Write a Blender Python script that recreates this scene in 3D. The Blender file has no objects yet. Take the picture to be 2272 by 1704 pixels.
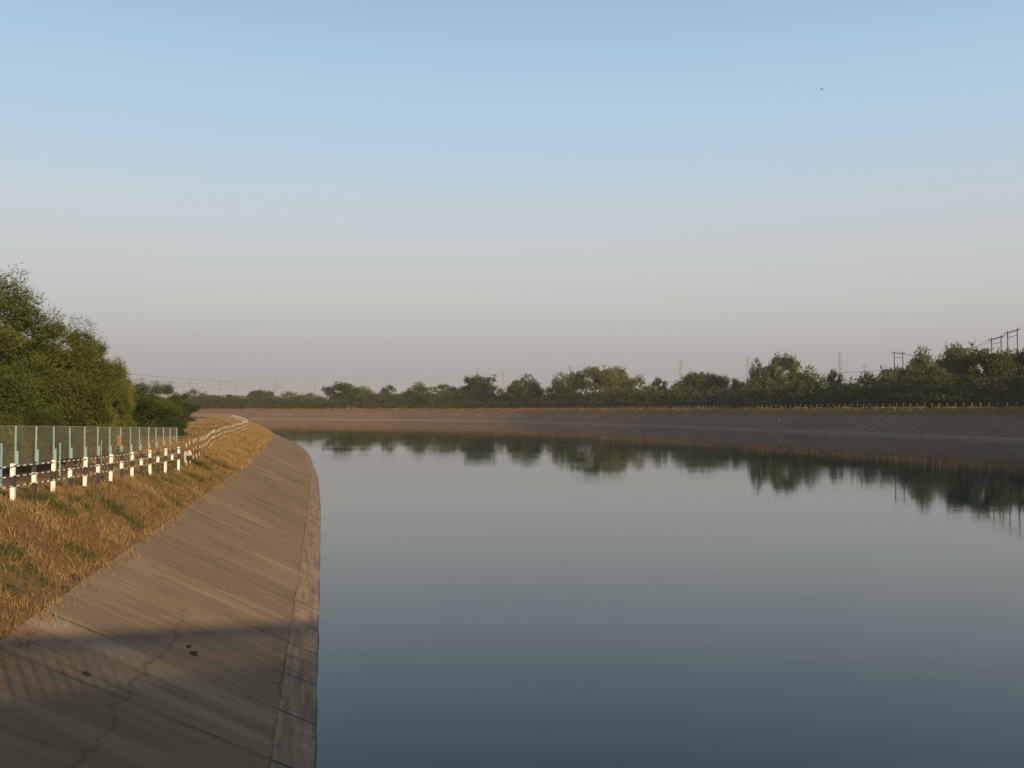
import bpy, math, random
import numpy as np
from mathutils import Vector, Matrix
from mathutils.geometry import tessellate_polygon

rad = math.radians
sc = bpy.context.scene
COL = sc.collection

# ------------------------------------------------------------------ camera, sky, sun, exposure
CAM_Z = 5.7                      # eye height above the water
F = 2200.0                       # focal length in pixels of the 2272 px wide photograph
PITCH = math.atan(57.0 / F)      # horizon at y = 909
cam_d = bpy.data.cameras.new("camera")
cam = bpy.data.objects.new("camera", cam_d)
COL.objects.link(cam)
cam.location = (0, 0, CAM_Z)
cam.rotation_euler = (rad(90) + PITCH, 0, 0)
cam_d.sensor_fit = 'HORIZONTAL'
cam_d.sensor_width = 36.0
cam_d.lens = 36.0 * F / 2272.0
cam_d.clip_start = 0.1
cam_d.clip_end = 20000
sc.camera = cam

SUN_EL, SUN_AZ = rad(9.0), rad(146)      # azimuth clockwise from the view direction (+Y): low, behind and to the right
world = bpy.data.worlds.new("World")
sc.world = world
world.use_nodes = True
wn, wl = world.node_tree.nodes, world.node_tree.links
wn.clear()
w_out = wn.new("ShaderNodeOutputWorld")
w_bg = wn.new("ShaderNodeBackground")
w_sky = wn.new("ShaderNodeTexSky")
w_sky.sky_type = 'NISHITA'
w_sky.sun_disc = False
w_sky.sun_elevation = SUN_EL
w_sky.sun_rotation = SUN_AZ
w_sky.altitude = 50
w_sky.air_density = 1.3
w_sky.dust_density = 4.0
w_sky.ozone_density = 2.0
w_bg.inputs[1].default_value = 0.1055
# a band of dust over the plain, thick at the horizon and thinning out overhead
w_tc = wn.new("ShaderNodeTexCoord")
w_sep = wn.new("ShaderNodeSeparateXYZ")
w_rmp = wn.new("ShaderNodeValToRGB")
w_rmp.color_ramp.interpolation = 'B_SPLINE'
els = w_rmp.color_ramp.elements
DUST = [(0.0, (2.85, 2.80, 2.82)), (0.05, (3.5, 3.45, 3.48)), (0.10, (4.65, 4.58, 4.58)), (0.16, (4.88, 5.02, 5.1)),
        (0.24, (4.2, 5.3, 6.2)), (0.36, (3.15, 4.9, 6.8)), (0.5, (1.7, 2.2, 3.0)), (1.0, (0.6, 0.8, 1.1))]
while len(els) < len(DUST):
    els.new(0.5)
for e, (p, c) in zip(els, DUST):
    e.position = p
    e.color = (c[0] / 8, c[1] / 8, c[2] / 8, 1)
w_scl = wn.new("ShaderNodeMix")
w_scl.data_type = 'RGBA'
w_scl.blend_type = 'MULTIPLY'
w_scl.inputs[0].default_value = 1
w_scl.inputs[7].default_value = (8, 8, 8, 1)
w_mix = wn.new("ShaderNodeMix")
w_mix.data_type = 'RGBA'
w_mix.inputs[0].default_value = 0.85
wl.new(w_tc.outputs['Generated'], w_sep.inputs[0])
wl.new(w_sep.outputs['Z'], w_rmp.inputs[0])
wl.new(w_rmp.outputs[0], w_scl.inputs[6])
wl.new(w_sky.outputs[0], w_mix.inputs[6])
wl.new(w_scl.outputs[2], w_mix.inputs[7])
wl.new(w_mix.outputs[2], w_bg.inputs[0])
wl.new(w_bg.outputs[0], w_out.inputs[0])

sun_d = bpy.data.lights.new("sun", 'SUN')
sun_d.energy = 5.0
sun_d.angle = rad(0.65)
sun_d.color = (1.0, 0.75, 0.48)
sun = bpy.data.objects.new("sun", sun_d)
COL.objects.link(sun)
sdir = Vector((math.sin(SUN_AZ) * math.cos(SUN_EL), math.cos(SUN_AZ) * math.cos(SUN_EL), math.sin(SUN_EL)))
sun.rotation_euler = sdir.to_track_quat('Z', 'Y').to_euler()
sun.location = (60, -90, 60)

sc.view_settings.view_transform = 'Standard'
sc.view_settings.look = 'None'
sc.view_settings.gamma = 1.0
sc.view_settings.exposure = 0.3
sc.render.engine = 'CYCLES'
sc.cycles.use_denoising = True
sc.cycles.max_bounces = 6
sc.cycles.volume_bounces = 0
sc.cycles.transparent_max_bounces = 12


# ------------------------------------------------------------------ helpers
def tag(o, label=None, cat=None, group=None, kind=None):
    if label: o['label'] = label
    if cat: o['category'] = cat
    if group: o['group'] = group
    if kind: o['kind'] = kind
    return o


def empty(name, loc, label, cat, group=None, rz=0.0):
    o = bpy.data.objects.new(name, None)
    o.empty_display_size = 0.3
    COL.objects.link(o)
    o.location = loc
    o.rotation_euler = (0, 0, rz)
    return tag(o, label, cat, group)


def link(name, me, mat=None, parent=None, loc=None):
    o = bpy.data.objects.new(name, me)
    COL.objects.link(o)
    if mat is not None:
        for m in (mat if isinstance(mat, (list, tuple)) else [mat]):
            me.materials.append(m)
    if parent is not None: o.parent = parent
    if loc is not None: o.location = loc
    return o


class MB:
    """collects vertices, faces, uvs and material slots of one mesh"""
    def __init__(self):
        self.v, self.f, self.uv, self.mi = [], [], [], []

    def face(self, pts, uv=None, mi=0):
        b = len(self.v)
        self.v.extend([tuple(p) for p in pts])
        self.f.append(tuple(range(b, b + len(pts))))
        self.uv.append(uv if uv else [(0, 0)] * len(pts))
        self.mi.append(mi)

    def box(self, lo, hi, M=None, mi=0):
        x0, y0, z0 = lo; x1, y1, z1 = hi
        P = [Vector(p) for p in ((x0, y0, z0), (x1, y0, z0), (x1, y1, z0), (x0, y1, z0), (x0, y0, z1), (x1, y0, z1), (x1, y1, z1), (x0, y1, z1))]
        if M is not None: P = [M @ p for p in P]
        b = len(self.v)
        self.v.extend([tuple(p) for p in P])
        for q in ((0, 3, 2, 1), (4, 5, 6, 7), (0, 1, 5, 4), (1, 2, 6, 5), (2, 3, 7, 6), (3, 0, 4, 7)):
            self.f.append(tuple(b + i for i in q))
            self.uv.append([(0, 0)] * 4)
            self.mi.append(mi)

    def tube(self, pts, radii, n=6, mi=0, cap=True):
        pts = [Vector(p) for p in pts]
        b0 = len(self.v)
        s = 0.0
        ss = []
        for i, p in enumerate(pts):
            if i: s += (p - pts[i - 1]).length
            ss.append(s)
            t = (pts[min(i + 1, len(pts) - 1)] - pts[max(i - 1, 0)]).normalized()
            a = t.cross(Vector((0, 0, 1)))
            if a.length < 1e-3: a = Vector((1, 0, 0))
            a.normalize()
            c = t.cross(a)
            r = radii[i] if isinstance(radii, (list, tuple)) else radii
            for k in range(n):
                th = 2 * math.pi * k / n
                self.v.append(tuple(p + a * (r * math.cos(th)) + c * (r * math.sin(th))))
        for i in range(len(pts) - 1):
            for k in range(n):
                k2 = (k + 1) % n
                self.f.append((b0 + i * n + k, b0 + i * n + k2, b0 + (i + 1) * n + k2, b0 + (i + 1) * n + k))
                self.uv.append([(ss[i], k / n), (ss[i], (k + 1) / n), (ss[i + 1], (k + 1) / n), (ss[i + 1], k / n)])
                self.mi.append(mi)
        if cap:
            for base in (b0, b0 + (len(pts) - 1) * n):
                self.f.append(tuple(base + k for k in range(n)))
                self.uv.append([(0, 0)] * n)
                self.mi.append(mi)

    def bar(self, a, b, w, mi=0):
        self.tube([a, b], w / 2 * 1.2, n=4, mi=mi)

    def mesh(self, name, smooth=False):
        me = bpy.data.meshes.new(name)
        me.from_pydata(self.v, [], self.f)
        uvl = me.uv_layers.new(name="UVMap")
        uvl.data.foreach_set("uv", np.array([c for u in self.uv for c in u], dtype=np.float32).ravel())
        me.polygons.foreach_set("material_index", np.array(self.mi, dtype=np.int32))
        if smooth:
            me.polygons.foreach_set("use_smooth", np.ones(len(self.f), dtype=bool))
        me.update()
        return me


def np_mesh(name, V, k, smooth=False):
    """mesh of separate k-gons from an array (n*k, 3)"""
    me = bpy.data.meshes.new(name)
    n = len(V) // k
    me.vertices.add(n * k)
    me.vertices.foreach_set("co", np.ascontiguousarray(V, dtype=np.float32).ravel())
    me.loops.add(n * k)
    me.loops.foreach_set("vertex_index", np.arange(n * k, dtype=np.int32))
    me.polygons.add(n)
    me.polygons.foreach_set("loop_start", np.arange(0, n * k, k, dtype=np.int32))
    me.update(calc_edges=True)
    return me


class Mat:
    def __init__(self, name):
        self.m = bpy.data.materials.new(name)
        self.m.use_nodes = True
        self.n, self.l = self.m.node_tree.nodes, self.m.node_tree.links
        self.b = self.n['Principled BSDF']
        self.out = self.n['Material Output']

    def node(self, t, **kw):
        n = self.n.new(t)
        for k, v in kw.items(): setattr(n, k, v)
        return n

    def coord(self, which, scale=(1, 1, 1)):
        tc = self.node("ShaderNodeTexCoord")
        mp = self.node("ShaderNodeMapping")
        mp.inputs['Scale'].default_value = scale
        self.l.new(tc.outputs[which], mp.inputs[0])
        return mp.outputs[0]

    def noise(self, vec, scale, detail=4, rough=0.6, out='Fac'):
        n = self.node("ShaderNodeTexNoise")
        n.inputs['Scale'].default_value = scale
        n.inputs['Detail'].default_value = detail
        n.inputs['Roughness'].default_value = rough
        self.l.new(vec, n.inputs['Vector'])
        return n.outputs[out]

    def ramp(self, fac, stops, interp='LINEAR'):
        r = self.node("ShaderNodeValToRGB")
        r.color_ramp.interpolation = interp
        e = r.color_ramp.elements
        while len(e) < len(stops): e.new(0.5)
        for el, (p, c) in zip(e, stops):
            el.position = p
            el.color = (c, c, c, 1) if isinstance(c, (int, float)) else (*c, 1)
        self.l.new(fac, r.inputs[0])
        return r.outputs[0]

    def mix(self, fac, a, b, blend='MIX'):
        m = self.node("ShaderNodeMix", data_type='RGBA', blend_type=blend)
        for sock, val in ((0, fac), (6, a), (7, b)):
            if isinstance(val, (int, float)): m.inputs[sock].default_value = val
            elif isinstance(val, tuple): m.inputs[sock].default_value = (*val, 1)
            else: self.l.new(val, m.inputs[sock])
        return m.outputs[2]

    def math(self, op, a, b=None):
        m = self.node("ShaderNodeMath", operation=op)
        for i, v in enumerate((a, b)):
            if v is None: continue
            if isinstance(v, (int, float)): m.inputs[i].default_value = v
            else: self.l.new(v, m.inputs[i])
        return m.outputs[0]

    def base(self, c, rough=0.9, spec=0.3):
        if isinstance(c, tuple): self.b.inputs['Base Color'].default_value = (*c, 1)
        else: self.l.new(c, self.b.inputs['Base Color'])
        self.b.inputs['Roughness'].default_value = rough
        self.b.inputs['Specular IOR Level'].default_value = spec
        return self

    def bump(self, h, strength=0.5, dist=0.05):
        b = self.node("ShaderNodeBump")
        b.inputs['Strength'].default_value = strength
        b.inputs['Distance'].default_value = dist
        self.l.new(h, b.inputs['Height'])
        self.l.new(b.outputs[0], self.b.inputs['Normal'])
        return self


def plain(name, c, rough=0.6, spec=0.4, var=0.25, scale=6.0):
    """a flat colour with a little grime"""
    M = Mat(name)
    v = M.coord('Object')
    n = M.noise(v, scale, 5)
    lo = tuple(x * (1 - var) for x in c)
    M.base(M.mix(n, lo, c), rough, spec)
    return M.m


# ------------------------------------------------------------------ materials
def concrete(name, base, warm, joint, joint_str, streak, pale):
    M = Mat(name)
    uv = M.coord('UV')
    sep = M.node("ShaderNodeSeparateXYZ")
    M.l.new(uv, sep.inputs[0])
    u, v = sep.outputs[0], sep.outputs[1]
    big = M.noise(M.coord('UV', (0.10, 0.22, 1)), 1.0, 5, 0.62)
    fine = M.noise(uv, 7.0, 6, 0.7)
    strk = M.noise(M.coord('UV', (3.2, 0.22, 1)), 1.0, 6, 0.7)
    strk2 = M.noise(M.coord('UV', (0.62, 0.06, 1)), 1.0, 4, 0.6)
    c = M.mix(M.ramp(big, [(0.3, 0), (0.7, 1)]), base, warm)
    strk3 = M.noise(M.coord('UV', (9.0, 0.5, 1)), 1.0, 4, 0.65)
    c = M.mix(M.ramp(strk3, [(0.40, 0.0), (0.62, 0.38)]), c, M.mix(1.0, c, (0.55, 0.53, 0.5), 'MULTIPLY'))
    c = M.mix(M.ramp(strk, [(0.38, 0), (0.50, 0.45), (0.64, 1)]), c, M.mix(1.0, c, tuple([streak] * 3), 'MULTIPLY'))
    c = M.mix(M.ramp(strk2, [(0.52, 0), (0.68, 0.6)]), c, pale)
    blot = M.noise(M.coord('UV', (0.45, 0.35, 1)), 1.0, 6, 0.7)
    c = M.mix(M.ramp(blot, [(0.5, 0), (0.72, 0.45)]), c, tuple(x * 0.55 for x in base))
    c = M.mix(M.ramp(fine, [(0.2, 0.0), (0.8, 0.30)]), c, tuple(x * 0.5 for x in base))
    # run-down lines across the slope: open joints between the slabs, and a few wandering cracks
    wob = M.noise(uv, 1.3, 4, 0.7)
    du = M.math('ADD', u, M.math('MULTIPLY', M.math('SUBTRACT', wob, 0.5), 0.22))
    wn_ = M.node("ShaderNodeTexWhiteNoise", noise_dimensions='1D')
    M.l.new(M.math('FLOOR', M.math('ADD', M.math('DIVIDE', du, joint), 0.5)), wn_.inputs['W'])
    c = M.mix(M.math('MULTIPLY', wn_.outputs[0], 0.32), c, tuple(x * 0.55 for x in base))
    grain = M.noise(uv, 30.0, 3, 0.7)
    c = M.mix(M.ramp(grain, [(0.35, 0.4), (0.55, 0.0)]), c, tuple(x * 0.5 for x in base))
    fr = M.math('ABSOLUTE', M.math('SUBTRACT', M.math('FRACT', M.math('DIVIDE', du, joint)), 0.5))
    jl = M.ramp(fr, [(0.0, 1.0), (0.010, 0.9), (0.020, 0.0)])
    vis = M.ramp(M.noise(M.coord('UV', (0.35, 0.5, 1)), 1.0, 3), [(0.42, 0.05), (0.6, 1.0)])
    jl = M.math('MULTIPLY', jl, vis)
    wob2 = M.noise(M.coord('UV', (0.4, 0.3, 1)), 1.0, 5, 0.62)
    dv = M.math('ADD', v, M.math('MULTIPLY', M.math('SUBTRACT', wob2, 0.5), 1.5))
    cr = M.math('ABSOLUTE', M.math('SUBTRACT', dv, 3.1))
    cl = M.ramp(cr, [(0.0, 0.42), (0.012, 0.3), (0.06, 0.0)])
    cl = M.math('MULTIPLY', cl, M.ramp(M.noise(M.coord('UV', (0.12, 0.1, 1)), 1.0, 2), [(0.42, 0.0), (0.54, 1.0)]))
    dv2 = M.math('ADD', v, M.math('MULTIPLY', M.math('SUBTRACT', wob2, 0.5), 0.5))
    cr2 = M.math('ABSOLUTE', M.math('SUBTRACT', dv2, 0.76))
    cl2 = M.math('MULTIPLY', M.ramp(cr2, [(0.0, 0.9), (0.012, 0.7), (0.03, 0.0)]), M.ramp(M.noise(M.coord('UV', (0.2, 0.1, 1)), 1.0, 3), [(0.3, 0.15), (0.55, 0.9)]))
    line = M.math('MAXIMUM', M.math('MULTIPLY', jl, joint_str), M.math('MAXIMUM', cl, cl2))
    c = M.mix(line, c, tuple(x * 0.28 for x in base))
    M.base(c, 0.95, 0.15)
    h = M.math('SUBTRACT', M.math('MULTIPLY', fine, 0.5), line)
    M.bump(h, 0.5, 0.03)
    return M.m


m_conc = concrete('weathered_concrete', (0.315, 0.215, 0.130), (0.44, 0.305, 0.183), 2.6, 0.8, 0.68, (0.56, 0.41, 0.262))
m_conc_far = concrete('grey_concrete', (0.275, 0.18, 0.12), (0.34, 0.228, 0.15), 9.0, 0.6, 0.62, (0.43, 0.305, 0.205))


def toe_mat(name, ca, cb):
    M = Mat(name)
    uv = M.coord('UV')
    sep = M.node("ShaderNodeSeparateXYZ")
    M.l.new(uv, sep.inputs[0])
    u, v = sep.outputs[0], sep.outputs[1]
    n = M.noise(uv, 3.0, 6, 0.65)
    st = M.noise(M.coord('UV', (0.4, 6.0, 1)), 1.0, 4)
    c = M.mix(M.ramp(n, [(0.3, 0), (0.7, 1)]), ca, cb)
    c = M.mix(M.ramp(st, [(0.42, 0), (0.7, 0.75)]), c, (0.12, 0.088, 0.06))
    c = M.mix(M.ramp(M.noise(M.coord('UV', (2.5, 0.4, 1)), 1.0, 5), [(0.45, 0), (0.7, 0.5)]), c, (0.14, 0.10, 0.066))
    wob = M.noise(uv, 1.1, 4, 0.7)
    du = M.math('ADD', u, M.math('MULTIPLY', M.math('SUBTRACT', wob, 0.5), 0.2))
    fr = M.math('ABSOLUTE', M.math('SUBTRACT', M.math('FRACT', M.math('DIVIDE', du, 2.6)), 0.5))
    jl = M.ramp(fr, [(0.0, 1.0), (0.008, 0.9), (0.018, 0.0)])
    c = M.mix(jl, c, (0.05, 0.04, 0.03))
    # wet rim where the ripples lap
    wet = M.ramp(M.math('ADD', v, M.math('MULTIPLY', M.noise(uv, 4.0, 4), 0.10)), [(0.045, 1.0), (0.085, 0.0)])
    c = M.mix(wet, c, (0.045, 0.036, 0.03))
    M.base(c, 0.92, 0.2)
    M.bump(M.math('SUBTRACT', n, jl), 0.5, 0.03)
    return M.m


m_toe = toe_mat('toe_concrete', (0.29, 0.203, 0.124), (0.42, 0.292, 0.175))
m_toe_far = toe_mat('silted_toe_concrete', (0.28, 0.21, 0.142), (0.36, 0.275, 0.185))


def soil(name, a, b, c2, sc1=0.35, sc2=6.0):
    M = Mat(name)
    v = M.coord('Object')
    n1 = M.noise(v, sc1, 6, 0.65)
    n2 = M.noise(v, sc2, 6, 0.7)
    c = M.mix(M.ramp(n1, [(0.35, 0), (0.65, 1)]), a, b)
    c = M.mix(M.ramp(n2, [(0.45, 0), (0.7, 0.8)]), c, c2)
    M.base(c, 1.0, 0.05)
    M.bump(n2, 0.8, 0.08)
    return M.m


m_grass_soil = soil('dry_grass_soil', (0.20, 0.115, 0.05), (0.27, 0.16, 0.062), (0.085, 0.055, 0.032), 1.1, 7.0)
m_track = soil('reddish_track', (0.26, 0.14, 0.06), (0.33, 0.19, 0.082), (0.21, 0.115, 0.05), 0.5, 3.0)
m_ground = soil('plain_ground', (0.30, 0.17, 0.06), (0.20, 0.14, 0.045), (0.32, 0.19, 0.07), 0.05, 1.2)


def blades_mat(name, stops, sc1=0.6, sc2=9.0):
    M = Mat(name)
    v = M.coord('Object')
    n1 = M.noise(v, sc1, 4, 0.6)
    n2 = M.noise(v, sc2, 2, 0.6)
    f = M.math('ADD', M.math('MULTIPLY', n1, 0.55), M.math('MULTIPLY', n2, 0.45))
    c = M.ramp(f, stops)
    M.base(c, 0.9, 0.1)
    tr = M.node("ShaderNodeBsdfTranslucent")
    M.l.new(c, tr.inputs[0])
    mx = M.node("ShaderNodeMixShader")
    mx.inputs[0].default_value = 0.3
    M.l.new(M.b.outputs[0], mx.inputs[1])
    M.l.new(tr.outputs[0], mx.inputs[2])
    M.l.new(mx.outputs[0], M.out.inputs[0])
    return M.m


m_straw = blades_mat('dry_straw', [(0.30, (0.10, 0.065, 0.032)), (0.40, (0.21, 0.13, 0.055)), (0.50, (0.32, 0.205, 0.08)), (0.60, (0.42, 0.29, 0.125)), (0.70, (0.19, 0.16, 0.055))])
m_weed = blades_mat('green_weed', [(0.3, (0.05, 0.066, 0.018)), (0.5, (0.085, 0.10, 0.027)), (0.7, (0.14, 0.135, 0.042))])


def leaf_mat(name, dark, mid, light):
    M = Mat(name)
    v = M.coord('Object')
    n1 = M.noise(v, 0.45, 4, 0.6)
    n2 = M.noise(v, 7.0, 2, 0.5)
    oi = M.node("ShaderNodeObjectInfo")
    f = M.math('ADD', M.math('MULTIPLY', n1, 0.6), M.math('MULTIPLY', n2, 0.4))
    f = M.math('ADD', f, M.math('MULTIPLY', M.math('SUBTRACT', oi.outputs['Random'], 0.5), 0.16))
    c = M.ramp(f, [(0.33, dark), (0.5, mid), (0.66, light)])
    M.base(c, 0.75, 0.2)
    tr = M.node("ShaderNodeBsdfTranslucent")
    M.l.new(c, tr.inputs[0])
    mx = M.node("ShaderNodeMixShader")
    mx.inputs[0].default_value = 0.28
    M.l.new(M.b.outputs[0], mx.inputs[1])
    M.l.new(tr.outputs[0], mx.inputs[2])
    M.l.new(mx.outputs[0], M.out.inputs[0])
    return M.m


m_leaf = leaf_mat('olive_foliage', (0.026, 0.042, 0.008), (0.066, 0.088, 0.016), (0.135, 0.150, 0.031))
m_leaf_y = leaf_mat('yellow_green_foliage', (0.036, 0.050, 0.008), (0.090, 0.104, 0.017), (0.17, 0.17, 0.032))
m_leaf_g = leaf_mat('fresh_green_foliage', (0.024, 0.046, 0.009), (0.048, 0.080, 0.015), (0.085, 0.118, 0.025))
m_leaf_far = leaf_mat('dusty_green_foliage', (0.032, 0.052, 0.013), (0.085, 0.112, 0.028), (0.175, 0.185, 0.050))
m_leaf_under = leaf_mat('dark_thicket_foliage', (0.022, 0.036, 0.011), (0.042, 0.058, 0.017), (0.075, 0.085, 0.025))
m_bark = plain('bark', (0.11, 0.08, 0.055), 0.95, 0.1, 0.5, 8)
m_white = plain('white_paint', (0.80, 0.74, 0.66), 0.6, 0.3, 0.18, 9)
m_black = plain('black_paint', (0.045, 0.036, 0.034), 0.6, 0.3, 0.3, 9)
m_teal = plain('pale_teal_paint', (0.23, 0.36, 0.35), 0.5, 0.4, 0.3, 8)
m_wire = plain('galvanised_wire', (0.30, 0.27, 0.22), 0.5, 0.5, 0.2, 8)
m_coping = plain('brown_coping', (0.24, 0.20, 0.15), 0.9, 0.2, 0.3, 5)
m_recess_shade = plain('recess_shade_black', (0.018, 0.018, 0.016), 0.9, 0.1, 0.4, 3)  # near black, stands in for the shade beneath the fence coping
m_orange = plain('orange_paint', (0.33, 0.15, 0.035), 0.5, 0.4, 0.2, 9)
m_steel = plain('tower_steel', (0.24, 0.23, 0.23), 0.6, 0.4, 0.2, 0.4)
m_redsteel = plain('red_white_steel', (0.30, 0.24, 0.23), 0.6, 0.4, 0.2, 0.4)
m_pole = plain('pole_steel', (0.075, 0.075, 0.08), 0.6, 0.4, 0.3, 1.0)
m_cable = plain('cable', (0.13, 0.12, 0.11), 0.6, 0.4, 0.1, 1.0)
m_bridge = plain('bridge_concrete', (0.32, 0.29, 0.25), 0.9, 0.2, 0.35, 0.8)
m_stone = plain('dark_stone', (0.06, 0.05, 0.04), 0.95, 0.1, 0.4, 6)
m_bird = plain('bird_plumage', (0.07, 0.06, 0.055), 0.9, 0.1, 0.3, 10)
m_dusty = plain('dusty_white_paint', (0.50, 0.43, 0.34), 0.8, 0.2, 0.4, 5)
m_dull = plain('dull_white_paint', (0.36, 0.31, 0.25), 0.8, 0.2, 0.4, 5)
m_rust = plain('weathered_dark_paint', (0.13, 0.085, 0.05), 0.8, 0.2, 0.4, 9)


def dashes():
    M = Mat('black_white_pipe_paint')
    uv = M.coord('UV')
    sep = M.node("ShaderNodeSeparateXYZ")
    M.l.new(uv, sep.inputs[0])
    fr = M.math('FRACT', M.math('DIVIDE', sep.outputs[0], 0.46))
    st = M.ramp(fr, [(0.0, 0.0), (0.52, 1.0)], 'CONSTANT')
    M.base(M.mix(st, (0.05, 0.04, 0.038), (0.80, 0.74, 0.66)), 0.6, 0.3)
    return M.m


m_dash = dashes()


def water_mat():
    M = Mat('canal_water')
    v = M.coord('Object')
    M.b.inputs['Base Color'].default_value = (0.0, 0.026, 0.032, 1)
    M.b.inputs['Roughness'].default_value = 0.01
    M.b.inputs['IOR'].default_value = 1.275
    M.b.inputs['Specular IOR Level'].default_value = 0.5
    n1 = M.noise(v, 1.1, 3, 0.55)
    n2 = M.noise(v, 6.0, 3, 0.6)
    n3 = M.noise(M.coord('Object', (0.02, 0.06, 1)), 1.0, 4, 0.6)
    amp = M.ramp(n3, [(0.42, 0.3), (0.60, 1.0)])
    h = M.math('ADD', M.math('MULTIPLY', n1, 0.6), M.math('MULTIPLY', n2, 0.17))
    h = M.math('MULTIPLY', h, amp)
    M.bump(h, 0.20, 0.04)
    return M.m


m_water = water_mat()


# ------------------------------------------------------------------ plan of the canal
def catmull(P, step):
    P = [np.array(p, float) for p in P]
    P = [2 * P[0] - P[1]] + P + [2 * P[-1] - P[-2]]
    out = []
    for i in range(1, len(P) - 2):
        p0, p1, p2, p3 = P[i - 1:i + 3]
        n = max(2, int(np.linalg.norm(p2 - p1) / step))
        for k in range(n):
            t = k / n
            out.append(0.5 * (2 * p1 + (p2 - p0) * t + (2 * p0 - 5 * p1 + 4 * p2 - p3) * t * t + (3 * p1 - p0 - 3 * p2 + p3) * t ** 3))
    out.append(P[-2])
    return np.array(out)


LEFT = catmull([(16.5, -80), (5.5, -30), (-0.5, 2), (-3.1, 15.8), (-7.9, 41), (-12.7, 65.7), (-19, 95.7), (-33, 155), (-60, 246), (-80, 305), (-125, 395), (-200, 490), (-330, 570), (-520, 630), (-850, 680), (-1500, 730)], 0.6)
RIGHT = catmull([(112, -120), (108, -40), (104, 40), (99, 110), (92, 182), (80, 236), (64, 292), (41, 369), (18, 425), (-8, 482), (-58, 535), (-113, 570), (-200, 612), (-330, 660), (-520, 705), (-850, 760), (-1500, 815)], 2.5)


def arclen(P):
    return np.concatenate([[0], np.cumsum(np.linalg.norm(np.diff(P, axis=0), axis=1))])


def normals(P, side):
    T = np.gradient(P, axis=0)
    T /= np.linalg.norm(T, axis=1)[:, None]
    return np.stack([-T[:, 1], T[:, 0]], 1) * side


SL, SR = arclen(LEFT), arclen(RIGHT)
NL, NR = normals(LEFT, 1), normals(RIGHT, -1)
SL0 = np.interp(0, LEFT[:600, 1], SL[:600])


def smooth(a, b, x):
    t = min(1, max(0, (x - a) / (b - a)))
    return t * t * (3 - 2 * t)


def left_z(o, Y):
    """height of the left bank, o metres outward from the water's edge"""
    near = 0.42 * (1 - smooth(20, 46, Y))
    prof = [(-7, -3.5), (0, 0.0), (0.66, 0.32), (4.65, 2.25), (6.6, 3.18), (8.2, 3.26), (9.2, 3.22), (13.5, 2.85), (22, 2.75), (60, 2.6)]
    z = np.interp(o, [p[0] for p in prof], [p[1] for p in prof])
    return z + near * smooth(4.9, 6.6, o)


def right_z(o, Y=0):
    prof = [(-7, -3.5), (0, 0.0), (0.7, 0.42), (9.0, 4.5), (12.4, 6.1), (16, 6.15), (30, 5.9), (140, 5.4)]
    return np.interp(o, [p[0] for p in prof], [p[1] for p in prof])


def strip(name, P, N, S, offs, zf, mat, rough_edge=0.0):
    n, m = len(P), len(offs)
    V = np.zeros((n, m, 3))
    for j, o in enumerate(offs):
        V[:, j, 0] = P[:, 0] + N[:, 0] * o
        V[:, j, 1] = P[:, 1] + N[:, 1] * o
        V[:, j, 2] = [zf(o, y) for y in P[:, 1]]
        if rough_edge and -1 < o < 0.5:
            V[:, j, 2] += rough_edge * (np.sin(S * 0.9) + np.sin(S * 2.3 + 1) * 0.8)
    idx = np.arange(n * m).reshape(n, m)
    q = np.stack([idx[:-1, :-1], idx[1:, :-1], idx[1:, 1:], idx[:-1, 1:]], -1).reshape(-1, 4)
    a, b, c = V.reshape(-1, 3)[q[0, 0]], V.reshape(-1, 3)[q[0, 1]], V.reshape(-1, 3)[q[0, 2]]
    if np.cross(b - a, c - a)[2] < 0: q = q[:, ::-1]
    me = bpy.data.meshes.new(name)
    me.from_pydata(V.reshape(-1, 3).tolist(), [], q.tolist())
    slope = np.concatenate([[0], np.cumsum([math.hypot(offs[j + 1] - offs[j], zf(offs[j + 1], 60) - zf(offs[j], 60)) for j in range(m - 1)])])
    slope -= np.interp(0, offs, slope) if offs[0] < 0 else 0
    if offs[0] > 0: slope += math.hypot(offs[0], zf(offs[0], 60))
    UV = np.zeros((n, m, 2))
    UV[:, :, 0] = S[:, None]
    UV[:, :, 1] = slope[None, :]
    uvl = me.uv_layers.new(name="UVMap")
    uvl.data.foreach_set("uv", UV.reshape(-1, 2)[q.ravel()].astype(np.float32).ravel())
    me.update()
    o = link(name, me, mat)
    return tag(o, kind='structure')


strip('toe_kerb', LEFT, NL, SL, [-7, 0, 0.33, 0.66], left_z, m_toe, 0.004)
strip('canal_lining', LEFT, NL, SL, [0.66, 1.6, 2.4, 3.2, 4.0, 4.65], left_z, m_conc)
strip('grass_bank', LEFT, NL, SL, [4.65, 5.2, 6.1, 6.6, 7.4, 8.2, 9.2], left_z, m_grass_soil)
strip('dirt_track', LEFT, NL, SL, [9.2, 10.5, 12, 13.5], left_z, m_track)
strip('ground', LEFT, NL, SL, [13.5, 22, 40, 60], left_z, m_ground)
strip('toe_kerb.001', RIGHT, NR, SR, [-7, 0, 0.95], right_z, m_toe_far)
strip('canal_lining.001', RIGHT, NR, SR, [0.95, 2, 4, 6, 8, 9.0], right_z, m_conc_far)
strip('grass_bank.001', RIGHT, NR, SR, [9.0, 10, 11, 12.4, 16], right_z, m_grass_soil)
strip('ground.001', RIGHT, NR, SR, [16, 30, 60, 140], right_z, m_ground)


def sheet(name, pts, z, mat):
    tris = tessellate_polygon([[Vector((p[0], p[1], 0)) for p in pts]])
    me = bpy.data.meshes.new(name)
    V = [(p[0], p[1], z) for p in pts]
    fs = []
    for t in tris:
        a, b, c = (Vector(V[i]) for i in t)
        fs.append(t if (b - a).cross(c - a).z > 0 else t[::-1])
    me.from_pydata(V, [], fs)
    me.update()
    return tag(link(name, me, mat), kind='structure')


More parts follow.
